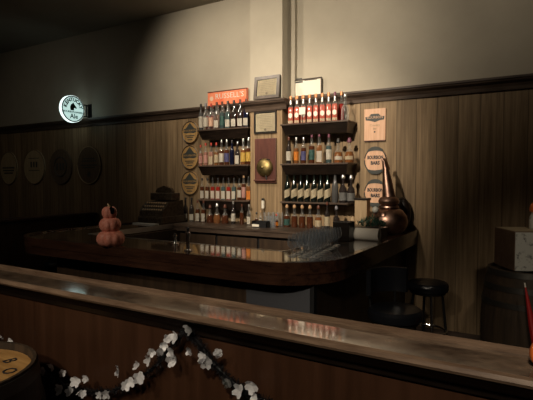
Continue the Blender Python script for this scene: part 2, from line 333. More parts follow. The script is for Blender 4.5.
# ---------------------------------------------------------------- bottles
def bottle(px, Y, Z, h, kind, glass, cap, label, desc, where, group, px_at=None):
    """px: column where the sight line meets y = Y"""
    x = xY(px, Y)
    prof, lab, sq = SHAPES[kind]
    t = thing('bottle', (desc + ', ' + where), 'bottle', (x, Y, Z), group)
    H = h
    if glass in TINTED:
        n_ = len(prof)-3
        obj('body', lathe(BM(), [(r*H, z*H) for r, z in prof[:n_]], seg=16, square=sq), G[glass], t, True)
        obj('neck', lathe(BM(), [(r*H, z*H+.0002) for r, z in prof[n_-1:]], seg=16, square=0), G['neck'], t, True)
    else: obj('body', lathe(BM(), [(r*H, z*H) for r, z in prof], seg=16, square=sq), G[glass], t, True)
    nt_r = prof[-1][0]*H; nt_z = prof[-1][1]*H
    cap_h = .09*H
    cb = lathe(BM(), [(nt_r*1.15, nt_z-.045*H), (nt_r*1.18, nt_z+cap_h*.55), (nt_r*1.05, H*.995)], seg=12)
    if kind in ('decanter', 'stubby'): cb.free(); cb = lathe(BM(), [(nt_r*1.3, nt_z), (nt_r*1.7, nt_z+.03*H), (nt_r*1.7, nt_z+.07*H), (nt_r*.9, H)], seg=12)
    obj('cap', cb, K[cap], t, True)
    if label:
        r0, z0, z1, fr = lab
        b = BM(); n = 8; rr = r0*H*1.03; a0 = -PI/2-fr; a1 = -PI/2+fr; lo = []; hi = []
        slant = .13*H if kind == 'wine' else 0
        for i in range(n+1):
            a = a0+(a1-a0)*i/n; k = 1
            if sq: k = (abs(math.cos(a))**sq + abs(math.sin(a))**sq)**(-1/sq)
            s_ = slant*(i/n-.5)
            lo.append(b.verts.new((rr*k*math.cos(a), rr*k*math.sin(a), z0*H+s_))); hi.append(b.verts.new((rr*k*math.cos(a), rr*k*math.sin(a), z1*H+s_)))
        for i in range(n): b.faces.new((lo[i], lo[i+1], hi[i+1], hi[i]))
        f = bmesh.ops.solidify(b, geom=b.faces[:], thickness=-.0006)
        obj('label', b, LB[label], t, True)
    if kind == 'shield':
        b = BM(); merge(b, prism(BM(), [(.078*H*math.cos(PI/6+i*PI/3), .10*H*math.sin(PI/6+i*PI/3)) for i in range(6)], .096*H, .1*H), Matrix.Translation((0, 0, .30*H)) @ FACE_Y); obj('shield_label', b, LB['white'], t)
        obj('seal', lathe(BM(), [(.048*H, .7*H), (.047*H, .84*H)], seg=12), K['silver'], t, True)
    t.rotation_euler = (0, 0, YAW*.6 + random.uniform(-.15, .15))
    return t
TINTED = ('amber', 'whisky', 'red', 'pink', 'teal', 'rose')
SHAPES = {
 'tall':   ([(.088, 0), (.098, .02), (.098, .52), (.088, .59), (.05, .67), (.036, .74), (.036, .92)], (.098, .12, .46, 1.25), 0),
 'slim':   ([(.075, 0), (.085, .02), (.085, .58), (.075, .64), (.042, .71), (.034, .78), (.034, .93)], (.085, .10, .52, 1.25), 0),
 'square': ([(.085, 0), (.093, .02), (.093, .52), (.08, .59), (.045, .66), (.038, .73), (.038, .92)], (.093, .06, .32, .78), 5),
 'band':   ([(.085, 0), (.093, .02), (.093, .52), (.08, .59), (.045, .66), (.038, .73), (.038, .92)], (.093, .04, .40, .78), 5),
 'shield': ([(.085, 0), (.093, .02), (.093, .52), (.08, .59), (.045, .66), (.038, .73), (.038, .92)], (.093, .03, .12, .78), 5),
 'wine':   ([(.09, 0), (.104, .02), (.104, .46), (.095, .54), (.056, .67), (.038, .78), (.034, .93)], (.104, .15, .42, 1.45), 0),
 'stubby': ([(.13, 0), (.143, .03), (.143, .40), (.125, .50), (.055, .60), (.045, .72), (.045, .84)], (.143, .08, .36, 1.2), 0),
 'decanter': ([(.17, 0), (.19, .04), (.18, .30), (.14, .44), (.06, .56), (.05, .70), (.055, .80)], (.185, .12, .26, .9), 0),
}
ORD = ['first', 'second', 'third', 'fourth', 'fifth', 'sixth', 'seventh', 'eighth', 'ninth', 'tenth', 'eleventh', 'twelfth', 'thirteenth']
def rowof(lst, Y, Z, where, group):
    for i, e in enumerate(lst):
        px, h, kind, glass, cap, label, desc = e
        bottle(px, Y, Z, h, kind, glass, cap, label, desc, f'{ORD[i]} from left {where}', group)
F_Y, B_Y = 4.505, 4.625
# top left
rowof([(201.5, .32, 'slim', 'smoke', 'black', 'white', 'clear bottle with dark cap'),
       (206.3, .32, 'tall', 'clear', 'grey', 'white', 'clear bottle with tall white label'),
       (211.6, .31, 'tall', 'clear', 'red', 'peach', 'clear bottle with small peach label'),
       (217.2, .32, 'square', 'clear', 'brown', 'white', 'clear bottle with wide white label'),
       (222.6, .32, 'tall', 'teal', 'brown', 'teal', 'pale teal bottle'),
       (228.2, .322, 'square', 'teal', 'black', 'white', 'teal bottle with low white label'),
       (234.2, .322, 'square', 'dark', 'black', 'white', 'dark brown bottle with low white label'),
       (240.4, .325, 'square', 'dark', 'brown', 'white', 'near-black bottle with low white label'),
       (246.4, .325, 'square', 'navy', 'brown', 'white', 'navy bottle with low white label')], F_Y, SZ['A'], 'front on top left shelf', 'bottles on the top left shelf')
rowof([(208.5, .31, 'tall', 'red', 'brown', None, 'red-brown bottle'), (213.6, .31, 'tall', 'red', 'brown', None, 'red-brown bottle'), (218.8, .315, 'tall', 'whisky', 'brown', None, 'amber bottle'),
       (224, .315, 'tall', 'red', 'brown', None, 'red bottle'), (229.2, .32, 'tall', 'red', 'black', None, 'red bottle'), (234.8, .32, 'tall', 'amber', 'brown', None, 'amber bottle'),
       (240.6, .32, 'tall', 'red', 'black', None, 'red bottle'), (246.4, .325, 'tall', 'red', 'brown', None, 'red bottle')], B_Y, SZ['A'], 'at back of top left shelf', 'bottles on the top left shelf')
# middle left
rowof([(201, .25, 'tall', 'pink', 'red', 'rose', 'rosy bottle with pink label'), (206, .27, 'tall', 'pink', 'red', 'rose', 'rosy bottle with pink label'),
       (211.5, .27, 'band', 'pink', 'red', 'cream', 'pale bottle with cream label'), (216.6, .27, 'tall', 'whisky', 'red', 'cream', 'gold bottle with cream label'),
       (221.8, .30, 'tall', 'amber', 'silver', 'white', 'tall amber bottle with white label'), (227, .30, 'tall', 'amber', 'silver', 'blue', 'tall bottle with blue label'),
       (232.2, .29, 'tall', 'navy', 'black', None, 'plain navy bottle'), (237.6, .27, 'band', 'dark', 'silver', 'white', 'dark bottle with white label'),
       (243.4, .30, 'tall', 'whisky', 'silver', 'yellow', 'bottle with yellow label'), (248.6, .31, 'tall', 'amber', 'silver', 'yellow', 'taller bottle with yellow label')], F_Y, SZ['B'], 'on middle left shelf', 'bottles on the middle left shelf')
# bottom left
L3 = [('amber',), ('amber',), ('red',), ('red',), ('teal',), ('red',), ('teal',)]
rowof([(202.3+i*5.3, .255, 'band', g[0], 'black', 'white', f'{ {"amber":"amber","red":"reddish","teal":"green-tinged"}[g[0]] } bottle with white base label') for i, g in enumerate(L3)] +
      [(239.4, .25, 'tall', 'amber', 'black', 'white', 'brown bottle with white label'), (243.8, .29, 'slim', 'amber', 'cork', 'rose', 'slender amber bottle'), (248.6, .27, 'band', 'whisky', 'black', 'orange', 'bottle with orange label')],
      F_Y, SZ['C'], 'on bottom left shelf', 'bottles on the bottom left shelf')
# top right
rc = ['copper']*7 + ['purple']
rowof([(290.6+i*6.25, .30, 'shield', 'rose', rc[i], 'cream', f'rosy bottle with {"copper" if i < 7 else "purple"} cap and shield label') for i in range(8)] +
      [(344.5, .27, 'stubby', 'clear', 'silver', None, 'clear stubby bottle with silver cap')], F_Y, SZ['A'], 'front on top right shelf', 'bottles on the top right shelf')
rowof([(296+i*6.4, .32, 'tall', 'red' if i != 6 else 'whisky', 'copper', None, 'copper-capped ' + ('red' if i != 6 else 'golden') + ' bottle') for i in range(8)], B_Y, SZ['A'], 'at back of top right shelf', 'bottles on the top right shelf')
# middle right
rowof([(288.7, .29, 'tall', 'dark', 'brown', 'white', 'dark bottle with white label'), (296.1, .28, 'tall', 'whisky', 'silver', 'orange', 'amber bottle with orange label'),
       (303.4, .28, 'tall', 'amber', 'silver', 'blue', 'brown bottle with blue label'), (311.6, .31, 'tall', 'amber', 'purple', 'teal', 'bottle with green label and purple cap'),
       (319, .315, 'band', 'whisky', 'purple', 'white', 'amber bottle with big white label'), (328.6, .30, 'tall', 'teal', 'purple', 'white', 'greenish bottle with white label'),
       (338, .25, 'decanter', 'whisky', 'black', 'white', 'round decanter of whisky'), (349, .25, 'decanter', 'whisky', 'purple', 'cream', 'round decanter of whisky')], F_Y, SZ['B'], 'on middle right shelf', 'bottles on the middle right shelf')
# bottom right
rowof([(287.3, .31, 'wine', 'green', 'black', 'cream', 'dark bottle with slanted cream label'), (294.2, .315, 'wine', 'green', 'black', 'cream', 'dark bottle with slanted cream label'),
       (300.8, .315, 'wine', 'green', 'black', 'cream', 'dark bottle with slanted cream label'), (307.2, .315, 'wine', 'green', 'black', 'cream', 'dark bottle with slanted cream label'),
       (314, .32, 'wine', 'green', 'black', 'cream', 'dark bottle with slanted cream label'), (320.6, .32, 'wine', 'green', 'black', 'cream', 'dark bottle with slanted cream label'),
       (327.4, .32, 'wine', 'green', 'black', 'cream', 'dark bottle with slanted cream label'), (335, .33, 'wine', 'smoke', 'grey', None, 'smoky unlabelled bottle'),
       (343, .29, 'stubby', 'dark', 'silver', 'grey', 'squat dark bottle with silver top'), (351, .28, 'stubby', 'dark', 'silver', 'grey', 'squat dark bottle with silver top')], F_Y, SZ['C'], 'on bottom right shelf', 'bottles on the bottom right shelf')
# back bar, left and right
bb = 'bottles standing on the back bar'
rowof([(185.5, .29, 'square', 'dark', 'black', 'white', 'white-labelled bottle with black neck'), (191.6, .29, 'square', 'dark', 'black', 'white', 'white-labelled bottle with black neck'),
       (197.6, .26, 'band', 'amber', 'brown', 'white', 'amber bottle with white label'), (203.6, .26, 'band', 'amber', 'brown', 'white', 'amber bottle with white label'),
       (210, .21, 'decanter', 'amber', 'brown', None, 'small brown decanter'), (217, .23, 'decanter', 'whisky', 'silver', None, 'whisky decanter with silver stopper'),
       (225, .22, 'decanter', 'amber', 'brown', None, 'brown-stoppered decanter'), (233.2, .26, 'tall', 'dark', 'silver', 'white', 'slim dark bottle with white label'),
       (241.8, .23, 'tall', 'amber', 'brown', None, 'plain amber bottle'), (249, .23, 'band', 'clear', 'silver', 'white', 'clear bottle with white label')], 4.40, KZ, 'on back bar under left shelves', bb)
rowof([(287, .24, 'stubby', 'amber', 'cork', 'teal', 'brown bottle with green label'), (294.5, .24, 'stubby', 'amber', 'cork', None, 'brown stubby bottle'), (302.2, .24, 'stubby', 'amber', 'cork', None, 'amber stubby bottle'),
       (310, .24, 'stubby', 'amber', 'cork', None, 'brown stubby bottle'), (318.5, .24, 'stubby', 'whisky', 'brown', 'cream', 'amber bottle with pale label'), (327.2, .28, 'tall', 'dark', 'brown', 'cream', 'tall dark bottle with cream label'),
       (336.5, .24, 'stubby', 'dark', 'grey', None, 'dark squat bottle')], 4.42, KZ, 'on back bar under right shelves', bb)
rowof([(256.5, .15, 'stubby', 'amber', 'black', 'black', 'little brown bottle'), (260.5, .17, 'tall', 'clear', 'cork', 'white', 'little clear bottle'), (276.5, .14, 'stubby', 'amber', 'red', 'orange', 'little amber bottle')], 4.36, KZ, 'before the pilaster on back bar', bb)
# small bottle held up on a stand in front of the pilaster
t = thing('spirit_measure', 'small white-labelled measure on a thin stand before the pilaster', 'dispenser', (xY(263, 4.44), 4.44, KZ))
obj('stand', lathe(BM(), [(.03, 0), (.03, .008), (.005, .012), (.005, .18)], seg=10), M['chrome'], t, True)
obj('cup', lathe(BM(), [(.008, .18), (.017, .19), (.017, .27), (.01, .275)], seg=12), M['white'], t, True)
obj('lid', lathe(BM(), [(.018, .2755), (.018, .295), (.01, .30)], seg=12), K['black'], t, True)
# price card, tray, tumblers
p = aY(302.2, 114.5, 4.455)
t = thing('price_card', 'small white card on a thin stand among the top right bottles', 'card', (p.x, 4.454, SZ['A']))
obj('card', box(BM(), -.036, .036, -.002, .002, p.z-SZ['A'], p.z-SZ['A']+.075), M['white'], t)
obj('stand', box(BM(), -.003, .003, -.001, .001, 0, p.z-SZ['A']), M['chrome'], t)
t = thing('bar_caddy', 'black bar caddy with white front strip on back bar before pilaster', 'caddy', (xY(261, 4.22), 4.22, KZ))
b = BM(); box(b, -.09, .09, -.04, .04, 0, .012); box(b, -.09, .09, .034, .04, .012, .07); box(b, -.09, -.084, -.04, .034, .012, .07); box(b, .084, .09, -.04, .034, .012, .07); box(b, -.09, .09, -.04, -.034, .012, .05)
obj('tray', b, M['black'], t); obj('front_strip', box(BM(), -.085, .0, -.044, -.0405, .01, .035), M['white'], t)
def tumbler_bm(h, r): return lathe(BM(), [(0, .004), (r*.82, .004), (r, h)], seg=14, cap=False)
k = 0
for px, Y in ((266.5, 4.42), (271, 4.45), (275.5, 4.46), (280.2, 4.45), (268.6, 4.33), (273.2, 4.31)):
    o = obj('tumbler', tumbler_bm(.15 if Y > 4.4 else .12, .03), G['crystal'], None, True); o.location = (xY(px, Y), Y, KZ-.003)
    tag(o, f'clear glass tumbler, {ORD[k]} from left in {"rear" if Y>4.4 else "front"} row before pilaster', 'glass', 'clear tumblers on the back bar'); k += 1
    if k == 4: k = 0

# stemmed tasting glasses on the bar's right-hand corner
GZ = BZ
def tasting_bm(): return lathe(BM(), [(0, 0), (.028, 0), (.028, .003), (.006, .012), (.0045, .04), (.012, .05), (.031, .072), (.034, .09), (.025, .140)], seg=16, cap=False)
gm = obj('tasting_glass', tasting_bm(), G['crystal'], None, True); first = True
for r in range(9):
    for c in range(3):
        x = -1.40 + c*.072 - r*.011; y = 2.70 + r*.078
        o = gm if first else gm.copy()
        if not first: C.objects.link(o)
        first = False
        o.location = (x, y, GZ)
        tag(o, f'stemmed tasting glass on bar corner, {ORD[r]} row from the front, {ORD[c]} from left', 'glass', 'tasting glasses in rows on the bar corner')

# ---------------------------------------------------------------- signs and frames on the wall
def frame(name, label, px0, px1, py0, py1, Y, fw, mw, fm, mm, lean=0, lines=8, pm='paper', glass=False, z0=None):
    a = aY(px0, py1, Y); c = aY(px1, py0, Y); x0, x1, z0_, z1 = a.x, c.x, a.z, c.z
    if z0 is not None: z0_ = z0
    t = thing(name, label, 'picture', ((x0+x1)/2, Y, z0_)); w = (x1-x0)/2; h = z1-z0_
    b = BM(); d = .022
    box(b, -w, w, -d, 0, 0, fw); box(b, -w, w, -d, 0, h-fw, h); box(b, -w, -w+fw, -d, 0, fw, h-fw); box(b, w-fw, w, -d, 0, fw, h-fw)
    obj('frame', b, fm, t)
    obj('mount', box(BM(), -w+fw, w-fw, -.008, -.002, fw, h-fw), mm, t)
    k = fw+mw; obj('certificate', box(BM(), -w+k, w-k, -.0105, -.0085, k, h-k), M[pm], t)
    b = BM(); W = w-k
    if lines:
        for i in range(lines):
            zz = h-k-(i+1.2)*(h-2*k)/(lines+2); ww = W*random.uniform(.5, .85) if i else W*.6
            box(b, -ww, ww, -.0112, -.0106, zz-.0011, zz+.0011)
        if pm == 'paper': lathe(b, [(.014, 0), (.014, .001)], (0, -.0112, k+.02), 12, axis=(0, -1, 0))
        obj('print', b, M['fadeink'], t)
    if glass: obj('glass', box(BM(), -w+fw, w-fw, -.016, -.014, fw, h-fw), M['glasspane'], t)
    t.rotation_euler = (-lean, 0, 0)
    return t
LEDGE = TZ1+.008; PLEDGE = LEDGE-.032
frame('framed_certificate', 'cream certificate in wide taupe frame standing on the pilaster ledge', 254.3, 279.5, 74, 101.5, PY-.055, .034, .003, M['fgrey'], M['pgrey'], .115, 7, glass=True, z0=PLEDGE+.006)
frame('framed_certificate', 'cream certificate in thin black frame hung on the pilaster above the bell', 254.8, 277, 110.5, 134, PY-.001, .012, .008, M['fblack'], M['fgrey'], 0, 9, glass=True)
t = frame('framed_certificate', 'pale certificate in thin brown frame behind the top right bottles', 293, 322.3, 77, 104, WY-.03, .01, .004, M['fgrey'], M['tan'], 0, 0, 'white', z0=LEDGE+.001)
b = BM(); box(b, -.14, -.06, -.0116, -.0106, .185, .205); box(b, -.14, -.05, -.0116, -.0106, .155, .172); box(b, -.03, .13, -.0116, -.0106, .186, .192); box(b, -.03, .12, -.0116, -.0106, .17, .176)
o = obj('print', b, M['charcoal'], t)
# red sign
p0 = aY(208.3, 100, WY-.03); p1 = aY(247.8, 87.8, WY-.03)
t = thing('lettered_sign', "red board sign lettered RUSSELL'S above the left shelves", 'sign', ((p0.x+p1.x)/2, WY-.03, LEDGE+.001))
w = (p1.x-p0.x)/2; h = p1.z-LEDGE
obj('board', box(BM(), -w, w, -.012, .012, 0, h, .003), M['red'], t)
b = BM(); box(b, -w, w, -.0145, -.0125, h-.012, h); box(b, w-.01, w, -.0145, -.0125, 0, h-.012); obj('edging', b, M['maroon'], t)
b = BM(); wtext(b, "RUSSELL'S", .088, (.035, -.0135, h*.6), 1.1); obj('lettering', b, M['white'], t)
b = BM(); lathe(b, [(.028, 0), (.028, .001)], (-w+.06, -.0125, h*.5), 16, axis=(0, -1, 0)); obj('emblem', b, LB['peach'], t)
# bell plaque
a = aY(255.8, 183, PY-.001); c = aY(276.8, 138, PY-.001)
t = thing('bell_plaque', 'brass gong bell mounted on maroon wooden board on the pilaster', 'bell', ((a.x+c.x)/2, PY-.001, a.z)); w = (c.x-a.x)/2; h = c.z-a.z
obj('board', box(BM(), -w, w, -.025, 0, 0, h, .004), M['maroon'], t)
obj('base_ledge', box(BM(), -w, w, -.05, -.025, .02, .04, .003), M['maroon'], t)
bz = aY(264, 167.5, PY-.05).z - a.z; bx = aY(264, 167.5, PY-.05).x-(a.x+c.x)/2
obj('hanger', box(BM(), bx-.055, bx+.06, -.055, -.025, bz+.078, bz+.092, .003), M['iron'], t)
g = obj('gong', lathe(BM(), [(.100, 0), (.102, .008), (.094, .025), (.066, .042), (.034, .052), (.012, .055)], (bx, -.03, bz), 28, axis=(0, -1, 0)), M['brass'], t, True)
obj('stud', lathe(BM(), [(.014, 0), (.016, .006), (.008, .014), (0, .016)], (bx, -.0855, bz), 14, axis=(0, -1, 0)), M['brass'], g, True)
obj('striker', tube(BM(), [(bx+.02, -.045, bz-.09), (bx+.03, -.045, bz-.135)], .008), M['iron'], t, True)
# barrel-head plaques
def disc(name, label, px0, px1, py0, py1, Y, base, rimm, draw=None, cat='plaque', group=None, r_rim=.012):
    c = aY((px0+px1)/2, (py0+py1)/2, Y); rx = abs(xY(px1, Y)-xY(px0, Y))/2; rz = abs(aY(px0, py0, Y).z-aY(px0, py1, Y).z)/2
    t = thing(name, label, cat, (c.x, Y, c.z), group)
    b = lathe(BM(), [(1, 0), (1, 1)], seg=32); bmesh.ops.transform(b, matrix=FACE_Y @ Matrix.Diagonal((rx, rz, .018, 1)), verts=b.verts); obj('board', b, base, t)
    b = BM(); tube(b, [((rx-r_rim*.5)*math.cos(2*PI*i/32), -.018, (rz-r_rim*.5)*math.sin(2*PI*i/32)) for i in range(32)], r_rim*.5, 6, True); obj('rim', b, rimm, t, True)
    if draw: draw(t, rx, rz)
    return t
def emblem(t, rx, rz, ink='charcoal', strips=True):
    b = BM()
    pts = [(-.78, .02), (-.78, .30), (-.5, .36), (0, .86), (.5, .36), (.78, .30), (.78, .02), (.45, -.08), (0, -.02), (-.45, -.08)]
    pr = prism(BM(), [(x*rx, z*rz) for x, z in pts], .0185, .0195); merge(b, pr, FACE_Y)
    for zz, ww in ((-.3, .55), (-.45, .4), (-.66, .3)): box(b, -ww*rx, ww*rx, -.0195, -.0185, (zz-.04)*rz, (zz+.04)*rz)
    obj('emblem', b, M[ink], t)
    b = BM(); wtext(b, 'BOURBON', rz*.24, (0, -.0205, .15*rz), rx*1.25/(rz)); obj('lettering', b, M['plaqueoak'], t)
disc('oval_plaque', 'small oval barrel-head plaque, topmost of three beside the left shelves', 182.7, 199, 121.5, 143.5, WY-.001, M['plaqueoak'], M['fblack'], emblem, group='three emblem plaques')
disc('oval_plaque', 'small oval barrel-head plaque, middle of three beside the left shelves', 182, 199.3, 145.5, 169.5, WY-.001, M['plaqueoak'], M['fblack'], emblem, group='three emblem plaques')
disc('oval_plaque', 'small oval barrel-head plaque, lowest of three beside the left shelves', 182, 199.3, 171.5, 195, WY-.001, M['plaqueoak'], M['fblack'], emblem, group='three emblem plaques')
def farprint(n, ink='charcoal'):
    def f(t, rx, rz):
        b = BM()
        if n == 0:
            for zz, ww in ((.02, .7), (-.14, .62), (-.3, .5)): box(b, -ww*rx, ww*rx, -.0195, -.0185, (zz-.045)*rz, (zz+.045)*rz)
        if n == 1:
            for xx in (-.25, 0, .25): box(b, (xx-.07)*rx, (xx+.07)*rx, -.0195, -.0185, -.02*rz, .3*rz)
            for zz, ww in ((-.2, .5), (.5, .5)): box(b, -ww*rx, ww*rx, -.0195, -.0185, (zz-.02)*rz, (zz+.02)*rz)
        if n == 2:
            tube(b, [(.55*rx*math.cos(a*PI/8), -.019, .55*rz*math.sin(a*PI/8)) for a in range(16)], .01, 5, True)
            for xx in (-.3, 0, .25): box(b, (xx-.08)*rx, (xx+.08)*rx, -.0195, -.0185, -.2*rz, .2*rz)
        if n == 3:
            for zz, ww in ((.34, .5), (.22, .6), (.0, .7), (-.12, .5)): box(b, -ww*rx, ww*rx, -.0195, -.0185, (zz-.03)*rz, (zz+.03)*rz)
            pr = prism(BM(), [(-.1*rx, -.6*rz), (.1*rx, -.6*rz), (.15*rx, -.45*rz), (0, -.3*rz), (-.15*rx, -.45*rz)], .0185, .0195); merge(b, pr, FACE_Y)
        obj('print', b, M[ink], t)
    return f
disc('barrel_head', 'large pale barrel-head plaque with three lines of print, farthest left on wall', 1, 18, 152, 184.5, WY-.001, M['plaqueold'], M['plaquedark'], farprint(0), group='big barrel heads on the dim wall')
disc('barrel_head', 'large pale barrel-head plaque with short upright bars, second from left', 24.5, 45.5, 150, 184, WY-.001, M['plaqueold'], M['plaquedark'], farprint(1), group='big barrel heads on the dim wall')
disc('barrel_head', 'large dark barrel-head plaque with ring print, third from left', 50.5, 72.5, 149.5, 184, WY-.001, M['plaquedark'], M['plaquedark'], farprint(2), group='big barrel heads on the dim wall')
disc('barrel_head', 'large brown barrel-head plaque below the round lit sign', 78, 101.5, 146.5, 184, WY-.001, M['plaquedark'], M['plaqueold'], farprint(3), group='big barrel heads on the dim wall', r_rim=.016)
# square plaque right
a = aY(364.7, 141, WY-.001); c = aY(386.3, 108, WY-.001)
t = thing('square_plaque', 'rectangular salmon wood plaque with dark emblem right of the shelves', 'plaque', ((a.x+c.x)/2, WY-.001, a.z)); w = (c.x-a.x)/2; h = c.z-a.z
obj('board', box(BM(), -w, w, -.02, 0, 0, h, .002), M['salmon'], t)
obj('bottom_edge', box(BM(), -w, w, -.022, 0, -.008, 0), M['maroon'], t)
b = BM(); pr = prism(BM(), [(x*w, h*.72+z*h*.13) for x, z in ((-.85, -.6), (-.9, .2), (-.55, .3), (-.35, .9), (.35, .9), (.55, .3), (.9, .2), (.85, -.6), (.5, -.7), (0, -1.1), (-.5, -.7))], .0205, .0215); merge(b, pr, FACE_Y)
lathe(b, [(.009, 0), (.009, .001)], (0, -.021, h*.27), 10, axis=(0, -1, 0)); obj('emblem', b, M['charcoal'], t)
b = BM(); wtext(b, 'BOURBON', .034, (0, -.0225, h*.72)); obj('lettering', b, M['salmon'], t)
b = BM(); wtext(b, 'Country', .03, (0, -.0215, h*.48)); wtext(b, 'Bar', .026, (0, -.0215, h*.37)); o = obj('writing', b, M['fadeink'], t)
def bars(t, rx, rz):
    b = BM()
    for s in (1, -1):
        top = [(.8*rx*x, s*rz*z) for x, z in ((-.95, .62), (-.8, .84), (-.4, 1.02), (0, 1.06), (.4, 1.02), (.8, .84), (.95, .62), (.5, .72), (0, .75), (-.5, .72))]
        b = BM(); merge(b, prism(BM(), top if s == 1 else top[::-1], .0185, .022), FACE_Y); obj('banner', b, M['charcoal'], t)
    b = BM(); wtext(b, 'BOURBON', rz*.36, (0, -.0195, .22*rz), .70, .0022); obj('lettering', b, M['ink'], t); b = BM(); wtext(b, 'BARS', rz*.36, (0, -.0195, -.2*rz), .85, .0022); obj('lettering', b, M['ink'], t)
disc('round_sign', 'round salmon sign reading BOURBON BARS, the upper of two beside shelves', 364.5, 387, 147.5, 173.5, WY-.001, M['salmon'], M['charcoal'], bars, 'sign', 'two round bourbon bars signs')
disc('round_sign', 'round salmon sign reading BOURBON BARS, the lower, partly behind the still', 364.5, 387, 180, 206, WY-.001, M['salmon'], M['charcoal'], bars, 'sign', 'two round bourbon bars signs')

# lit blade sign
sx = xY(91.5, WY); sz = aY(88, 112, WY).z; R_ = .19
t = thing('lit_bracket_sign', 'round glowing white sign lettered KENTUCKY with horse head on wall bracket', 'sign', (sx, WY, sz)); CYs = -.31
MX = Matrix.Translation((0, CYs, 0)) @ Matrix.Rotation(PI/2, 4, 'Z') @ FACE_Y
h_ = obj('drum', lathe(BM(), [(R_*.93, -.024), (R_, -.024), (R_, -.019), (R_*.985, -.017), (R_*.985, .017), (R_, .019), (R_, .024), (R_*.93, .024)], (0, CYs, 0), 40, axis=(1, 0, 0)), M['glowrim'], t, True)
obj('trim_ring', tube(BM(), [(.026, CYs+R_*.93*math.cos(i*PI/20), R_*.93*math.sin(i*PI/20)) for i in range(40)], .009, 6, True), M['black'], t, True)
obj('face', lathe(BM(), [(R_*.9, 0), (R_*.9, .004)], (.0245, CYs, 0), 40, axis=(1, 0, 0)), M['glow'], t)
fx = Matrix.Translation((.030, 0, 0)) @ MX
b = BM(); arctext(b, 'KENTUCKY', .07, R_*.68, math.radians(165), math.radians(15), fx, .0035)
horse = [(-.045, -.045), (-.05, .0), (-.035, .035), (-.01, .05), (.005, .065), (.012, .045), (.035, .02), (.055, -.005), (.045, -.02), (.02, -.008), (.01, -.02), (.012, -.045)]
merge(b, prism(BM(), [(x*1.05, y*1.05+.025) for x, y in horse], 0, .001), fx)
obj('lettering', b, M['signink'], t)
b = BM(); merge(b, text_bm('BOURBON BARREL', .036, bold=.001), fx @ Matrix.Translation((0, -.045, 0)) @ Matrix.Diagonal((1.05, 1, 1, 1))); merge(b, text_bm('Ale', .095, bold=.002), fx @ Matrix.Translation((.01, -.105, 0)))
obj('lower_lettering', b, M['signteal'], t)
b = BM(); box(b, -.015, .015, -.14, -.012, .075, .09); box(b, -.015, .015, -.14, -.012, -.09, -.075); box(b, -.035, .035, -.012, -.001, -.11, .11); box(b, -.012, .012, -.07, -.055, -.075, .075); obj('bracket', b, M['black'], t)

# ---------------------------------------------------------------- things on the bar
def pumpkin_bm(c, r, hh, ribs=9, seg=45):
    b = BM(); rings = []
    for j in range(13):
        ph = PI*j/12; ring = []
        for i in range(seg):
            a = 2*PI*i/seg; k = 1 - .10*abs(math.cos(ribs*a/2))**6 * math.sin(ph)
            dip = .22*hh*math.exp(-(math.sin(ph)/.35)**2)*math.cos(ph)
            ring.append(b.verts.new((c[0]+r*k*math.sin(ph)**.8*math.cos(a), c[1]+r*k*math.sin(ph)**.8*math.sin(a), c[2]+hh*math.cos(ph)-dip)))
        rings.append(ring)
    for A, B in zip(rings, rings[1:]):
        for i in range(seg): b.faces.new((A[i], B[i], B[(i+1) % seg], A[(i+1) % seg]))
    bmesh.ops.remove_doubles(b, verts=b.verts, dist=1e-4)
    return b
p = aZ(111, 246.5, BZ); 
t = thing('pumpkin_stack', 'stack of three dusty pink pumpkins with silvery leaf on the bar', 'decoration', (p.x, p.y, BZ))
obj('lower_pumpkin', pumpkin_bm((0, 0, .06), .103, .068, 10), M['pumpkin'], t, True)
obj('middle_pumpkin', pumpkin_bm((-.005, 0, .162), .08, .062, 9), M['pumpkin'], t, True)
obj('upper_pumpkin', pumpkin_bm((-.012, 0, .252), .056, .054, 8), M['pumpkin'], t, True)
obj('stem', tube(BM(), [(-.012, 0, .28), (-.015, 0, .3), (-.03, 0, .318)], .01, 8, r2=.006), M['tan'], t, True)
b = BM()
for a, L in ((.5, .06), (1.2, .05), (-.1, .045)):
    n = 6; l = []; r = []
    for i in range(n+1):
        s = i/n; wd = .016*math.sin(PI*min(1, s*.9+.1)); q = Vector((.03+L*s*math.cos(a), -.03, .262+L*s*math.sin(a)))
        nv = Vector((-math.sin(a), 0, math.cos(a)))*wd; l.append(b.verts.new(q+nv)); r.append(b.verts.new(q-nv))
    for i in range(n): b.faces.new((l[i], l[i+1], r[i+1], r[i]))
bmesh.ops.solidify(b, geom=b.faces[:], thickness=.002)
obj('leaf', b, M['silverleaf'], t)
# cash register
cx, cy = -3.86, 4.12
t = thing('cash_register', 'antique ornate bronze cash register at the dim left end of bar', 'register', (cx, cy, BZ))
obj('base', box(BM(), -.192, .192, -.2, .2, 0, .08, .008), M['bronze'], t)
b = BM(); profX(b, [(-.19, .08), (-.18, .14), (-.08, .24), (.16, .26), (.18, .08)], -.18, .18); obj('case', b, M['bronze'], t)
b = BM()
for i in range(9):
    for j in range(3): lathe(b, [(.011, 0), (.011, .006)], (-.14+i*.035, -.165+j*.035, .155+j*.037), 8, axis=(0, -.7, .7))
obj('keys', b, M['tan'], t)
obj('drawer', box(BM(), -.18, .18, -.212, -.2, .01, .065, .003), M['bronze'], t)
obj('indicator_window', box(BM(), -.17, .17, -.02, .12, .26, .345, .006), M['bronze'], t)
b = BM(); merge(b, prism(BM(), [(-.13, 0), (.13, 0), (.13, .02), (.10, .055), (.04, .07), (0, .085), (-.04, .07), (-.10, .055), (-.13, .02)], -.02, .02), Matrix.Translation((0, .05, .345)) @ FACE_Y); obj('crest', b, M['bronze'], t)
obj('crank', tube(BM(), [(-.18, -.05, .16), (-.215, -.05, .16), (-.22, -.1, .19)], .008), M['chrome'], t, True)
